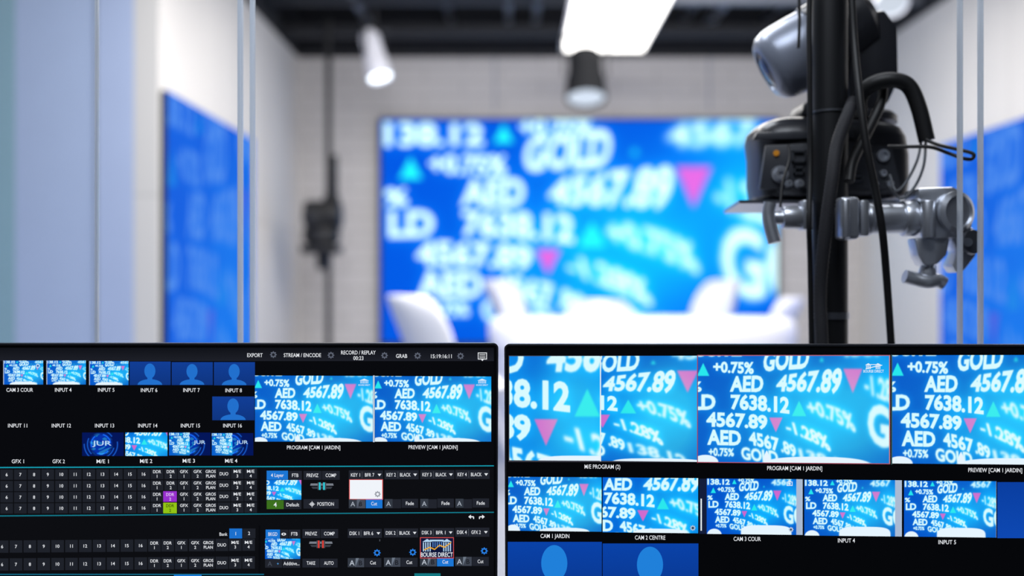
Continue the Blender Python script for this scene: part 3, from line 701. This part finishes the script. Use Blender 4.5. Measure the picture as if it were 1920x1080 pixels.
D0=1.46
e=empty("pole_clamp",P(1600,440,D0),"silver aluminium pipe clamp with tightening handles gripping the black pole","clamp")
def pm(px): return px/F*D0
bm=bmesh.new()
add_cyl(bm,P(1592,412,D0),P(1745,408,D0),pm(28),bev=.003)
add_cyl(bm,P(1690,410,D0),P(1716,409,D0),pm(34),bev=.003)
add_cyl(bm,P(1622,411,D0),P(1632,411,D0),pm(31),bev=.002)
fin(bm,"cross_tube",M_steel,e)
bm=bmesh.new()
add_box(bm,P(1588,410,1.427),(pm(34),.034,pm(78)),bev=.006,seg=3); add_box(bm,P(1611,411,1.44),(pm(16),.05,pm(66)),bev=.003)
add_cyl(bm,P(1586,374,1.407),P(1586,446,1.407),pm(8),bev=.002)
fin(bm,"pole_jaw",M_steel,e)
bm=bmesh.new()
add_cyl(bm,P(1443,408,D0),P(1521,408,D0),pm(13),bev=.002); add_cyl(bm,P(1466,408,D0),P(1500,408,D0),pm(22),bev=.002); add_box(bm,P(1510,404,D0),(pm(20),.03,pm(56)),bev=.003)
add_tube(bm,[P(1444,380,D0-.01),P(1441,400,D0-.01),P(1444,425,D0-.012),P(1452,455,D0-.015)],pm(12))
fin(bm,"tightening_lever",M_steel,e)
bm=bmesh.new()
add_prism(bm,[P(x,y,D0-.025) for x,y in ((1722,352),(1790,350),(1822,372),(1830,398),(1822,430),(1800,446),(1752,448),(1736,436),(1736,384),(1722,372))],(0,.055,0),bev=.004)
add_prism(bm,[P(x,y,D0-.02) for x,y in ((1788,444),(1824,425),(1836,452),(1830,480),(1808,508),(1794,512),(1786,498),(1796,472))],(0,.035,0),bev=.003)
add_prism(bm,[P(x,y,D0-.018) for x,y in ((1716,446),(1782,446),(1776,478),(1758,496),(1732,498),(1722,480))],(0,.032,0),bev=.003)
add_cyl(bm,P(1740,376,D0-.028),P(1740,446,D0-.028),pm(13),bev=.002)
add_lathe(bm,[(pm(34),0),(pm(38),.004),(pm(38),.010),(pm(30),.014),(pm(28),.010),(pm(5),.010)],P(1786,398,D0-.024),(.3,-1,0))
fin(bm,"clamp_body",M_steel,e)
bm=bmesh.new()
add_lathe(bm,[(pm(10),0),(pm(20),.002),(pm(24),.007),(pm(22),.012),(pm(12),.014)],P(1814,454,D0-.022),(.3,-1,0)); add_cyl(bm,P(1814,454,D0-.034),P(1815,454,D0-.042),pm(8))
fin(bm,"hinge_bolt",M_steeld,e)
bm=bmesh.new()
add_cyl(bm,P(1741,496,D0),P(1738,522,D0),pm(14),pm(18),bev=.002)
add_tube(bm,[P(1696,518,D0-.005),P(1715,523,D0-.005),P(1738,528,D0-.008),P(1758,526,D0-.005),P(1770,532,D0-.005)],pm(13),n=6)
fin(bm,"wing_knob",M_steel,e)

D1=1.60
def q1(px): return px/F*D1
e=empty("robotic_camera",P(1545,372,D1),"black remote pan-tilt camera on a mounting plate beside the pole","camera")
bm=bmesh.new()
yb=D1-.094
add_prism(bm,[P(1386,375,yb),P(1688,375,yb),P(1688,375,yb)+Vector((0,.2,0)),P(1410,375,yb)+Vector((0,.2,0))],(0,0,-.005))
fin(bm,"mounting_plate",M_steeld,e,label="thin grey metal mounting plate")
bc=P(1547,372,D1); zz=lambda py:P(0,py,D1-.06).z
bm=bmesh.new()
loft(bm,[(bc.x,D1,q1(124),.083,zz(372)),(bc.x,D1,q1(134),.087,zz(366)),(bc.x,D1,q1(138),.087,zz(340)),(bc.x,D1,q1(138),.086,zz(290)),(bc.x-.004,D1,q1(138),.084,zz(255)),(bc.x-.006,D1,q1(132),.078,zz(238)),(bc.x-.010,D1,q1(116),.068,zz(226)),(bc.x-.014,D1,q1(90),.055,zz(218)),(bc.x-.014,D1,q1(60),.04,zz(215))])
fin(bm,"base_housing",M_blk,e,angle=50)
yf=D1-.0885
def PF(px,py,dy=0): return P(px,py,yf-dy)
bm=bmesh.new()
add_prism(bm,[PF(1425,354),PF(1437,272),PF(1590,266),PF(1672,276),PF(1690,354)],(0,.012,0),bev=.0015)
add_prism(bm,[PF(1412,262),PF(1420,248),PF(1600,243),PF(1600,258)],(0,.012,0),bev=.001)
fin(bm,"rear_panel",mat("panel_dark_grey",hexc(54,56,62),.4),e,label="dark grey recessed connector panel")
for (x,y,r) in ((1461,327,15),(1497,345,8),(1477,345,7)):
    bm=bmesh.new(); add_lathe(bm,[(q1(r),0),(q1(r),.006),(q1(r*.7),.006),(q1(r*.7),.012),(q1(r*.35),.012),(q1(r*.35),.008)],PF(x,y),(0,-1,0),24)
    fin(bm,"coaxial_socket",M_steel,e)
for (x,y,r) in ((1655,292,11),(1655,325,6),(1668,345,6),(1640,345,5)):
    bm=bmesh.new(); add_lathe(bm,[(q1(r),0),(q1(r),.005),(q1(r*.6),.005),(q1(r*.6),.002)],PF(x,y),(0,-1,0),24)
    fin(bm,"round_socket",M_steel,e)
for (x,y,w,h) in ((1497,294,26,22),(1497,320,20,14),(1606,335,22,12)):
    bm=bmesh.new()
    x0,x1_,y0,y1=x-w/2,x+w/2,y-h/2,y+h/2
    for (a_,b_) in (((x0,y0),(x1_,y0+3)),((x0,y1-3),(x1_,y1)),((x0,y0),(x0+3,y1)),((x1_-3,y0),(x1_,y1))):
        A_=PF(*a_);B_=PF(*b_); box2(bm,(A_.x,yf-.005,A_.z),(B_.x,yf,B_.z))
    fin(bm,"network_socket",M_steeld,e)
bm=bmesh.new(); add_lathe(bm,[(q1(5),0),(q1(5),.003),(q1(3),.004)],PF(1455,287),(0,-1,0),20); fin(bm,"status_light",emit("amber_led",hexc(205,140,50),.5),e,label="amber indicator")
bm=bmesh.new(); yc=P(1600,215,D1)
add_lathe(bm,[(q1(78),0),(q1(78),.01),(q1(70),.016)],(yc.x,D1,zz(222)),(0,0,1))
add_prism(bm,[P(x,y,D1-.05) for x,y in ((1590,218),(1596,60),(1610,22),(1660,18),(1684,50),(1686,150),(1668,190),(1640,218))],(0,.11,0),bev=.005)
add_prism(bm,[P(x,y,D1-.03) for x,y in ((1500,216),(1512,190),(1600,185),(1600,218))],(0,.08,0),bev=.003)
fin(bm,"pan_yoke",M_blk,e)
hc=P(1450,126,D1+.0); ax=Vector((-.82,.10,-.45)).normalized(); rh=q1(68)
bm=bmesh.new()
add_lathe(bm,[(rh*.6,-.17),(rh*.95,-.155),(rh*1.07,-.12),(rh*1.07,-.072)],hc,ax,48)
add_box(bm,P(1556,72,D1),(q1(120),.09,q1(105)),R=Matrix.Rotation(-.42,3,'Y'),bev=.012,seg=3)
fin(bm,"camera_head",M_blk,e)
bm=bmesh.new()
add_lathe(bm,[(rh*1.0,-.074),(rh*1.03,-.07),(rh*1.03,-.024),(rh*1.0,-.008),(rh*.92,.004),(rh*.78,.012),(rh*.6,.014),(rh*.58,.010)],hc,ax,64)
fin(bm,"lens_shroud",M_head,e,angle=60,label="silver-grey rounded lens shroud")
bm=bmesh.new(); add_lathe(bm,[(rh*.57,.007),(rh*.5,.011),(rh*.3,.015),(rh*.05,.017)],hc,ax,40); fin(bm,"lens",mat("lens_glass",hexc(20,30,60),.08,spec=1),e)

# ------------------------------------------------------------------ cables
def cable(pts,r,m,label,rib=0,n=12):
    bm=bmesh.new()
    add_tube(bm,[P(x,y,d-.055) for x,y,d in pts],r/F*1.44,n=n,rib=rib); o=fin(bm,"cable",m,angle=60); meta(o,label,"cable"); return o
cable([(1612,222,1.53),(1612,185,1.53),(1632,160,1.52),(1668,150,1.51),(1702,160,1.51),(1722,200,1.51),(1738,264,1.51)],15,M_cable,"thick black cable arching over the robotic camera")
cable([(1596,-20,1.50),(1602,80,1.49),(1612,180,1.46),(1624,270,1.45),(1640,350,1.45),(1654,430,1.45),(1663,530,1.47),(1672,660,1.48)],7,M_cable,"thin black cable hanging down beside the pole")
cable([(1600,190,1.5),(1592,210,1.48),(1570,270,1.47),(1560,340,1.46),(1548,430,1.465),(1538,540,1.48),(1540,620,1.48),(1545,700,1.48)],12,M_braid,"braided black cable sleeve running down the pole",rib=.05,n=24)
cable([(1655,150,1.54),(1652,190,1.53),(1630,240,1.52),(1600,300,1.50),(1592,340,1.49)],10,M_cable,"black cable curving behind the camera")
cable([(1518,-20,1.5),(1517,60,1.5),(1518,130,1.5),(1519,300,1.5),(1517,420,1.48),(1519,500,1.5),(1522,680,1.5)],5,M_cable,"black cable strapped along the pole")
cable([(1498,-20,1.55),(1499,40,1.55),(1497,90,1.55)],3,M_cable,"thin black wire dropping to the camera head")
cable([(1736,262,1.5),(1760,272,1.49),(1795,280,1.48),(1824,288,1.47),(1822,298,1.47),(1806,297,1.47),(1780,288,1.48),(1745,276,1.48),(1700,275,1.49),(1664,275,1.5)],3.4,M_cable,"thin black wire with a loose looped end")
cable([(1736,262,1.52),(1732,310,1.5),(1715,350,1.5),(1690,372,1.5),(1668,350,1.52)],2.6,M_gwire,"thin grey wire looping to the camera socket")
cable([(1728,262,1.52),(1720,300,1.51),(1700,340,1.5),(1680,358,1.5),(1668,328,1.52)],2.6,M_gwire,"thin grey wire looping to the camera socket")
cable([(1478,272,1.53),(1480,300,1.52),(1468,340,1.51),(1463,388,1.5)],2.6,M_cable,"thin black wire hanging from the connector panel")

# ------------------------------------------------------------------ lights
def area(name,loc,rot,sx,sy,p,col=(1,1,1)):
    l=bpy.data.lights.new(name,'AREA'); l.shape='RECTANGLE'; l.size=sx; l.size_y=sy; l.energy=p; l.color=col
    o=bpy.data.objects.new(name,l); COL.objects.link(o); o.location=loc; o.rotation_euler=rot; return o
R=math.radians
area("studio_light",(.5,4.2,3.08),(0,0,0),3.2,1.0,120,(1,.97,.94))
area("studio_light_rear",(.5,5.6,3.08),(R(20),0,0),3.0,.3,46,(1,.97,.94))
area("desk_front_fill",(.3,2.2,3.0),(R(50),0,0),2.4,.5,58,(.93,.95,1))  # unseen fill added to brighten the front of the white desk
area("partition_fill",(-1.9,3.0,3.0),(R(35),0,0),1.6,.6,9,(.72,.83,1))  # unseen bluish fill aimed at the partition, not a fixture
area("partition_low_fill",(-2.3,3.2,.4),(R(110),0,0),1.2,.3,5,(.35,.55,1))  # added blue fill near the floor, tints the lower partition
area("beam_fill",(.5,3.6,2.2),(R(150),0,0),2.0,.3,10,(.85,.92,1))  # unseen upward fill, added so the ceiling beams don't go black
area("pole_back_fill",(-.1,2.2,2.6),(R(-25),0,0),.8,.3,8,(.85,.92,1))  # added light from the studio side for pole and glass edges
area("clamp_camera_fill",(-.2,.3,2.9),(R(12),0,0),1.6,1.0,34,(.85,.91,1))  # fill added overhead so clamp and robotic camera show; no real fixture
w=bpy.data.worlds.new("w"); scene.world=w; w.use_nodes=True; w.node_tree.nodes["Background"].inputs[0].default_value=(.05,.06,.08,1)
cam=bpy.data.cameras.new("camera"); co=bpy.data.objects.new("camera",cam); COL.objects.link(co); scene.camera=co
co.location=(0,0,CZ); co.rotation_euler=(math.radians(90),0,0); cam.lens=35; cam.sensor_width=36
cam.clip_start=.05
cam.dof.use_dof=True; cam.dof.focus_distance=1.225; cam.dof.aperture_fstop=1.75
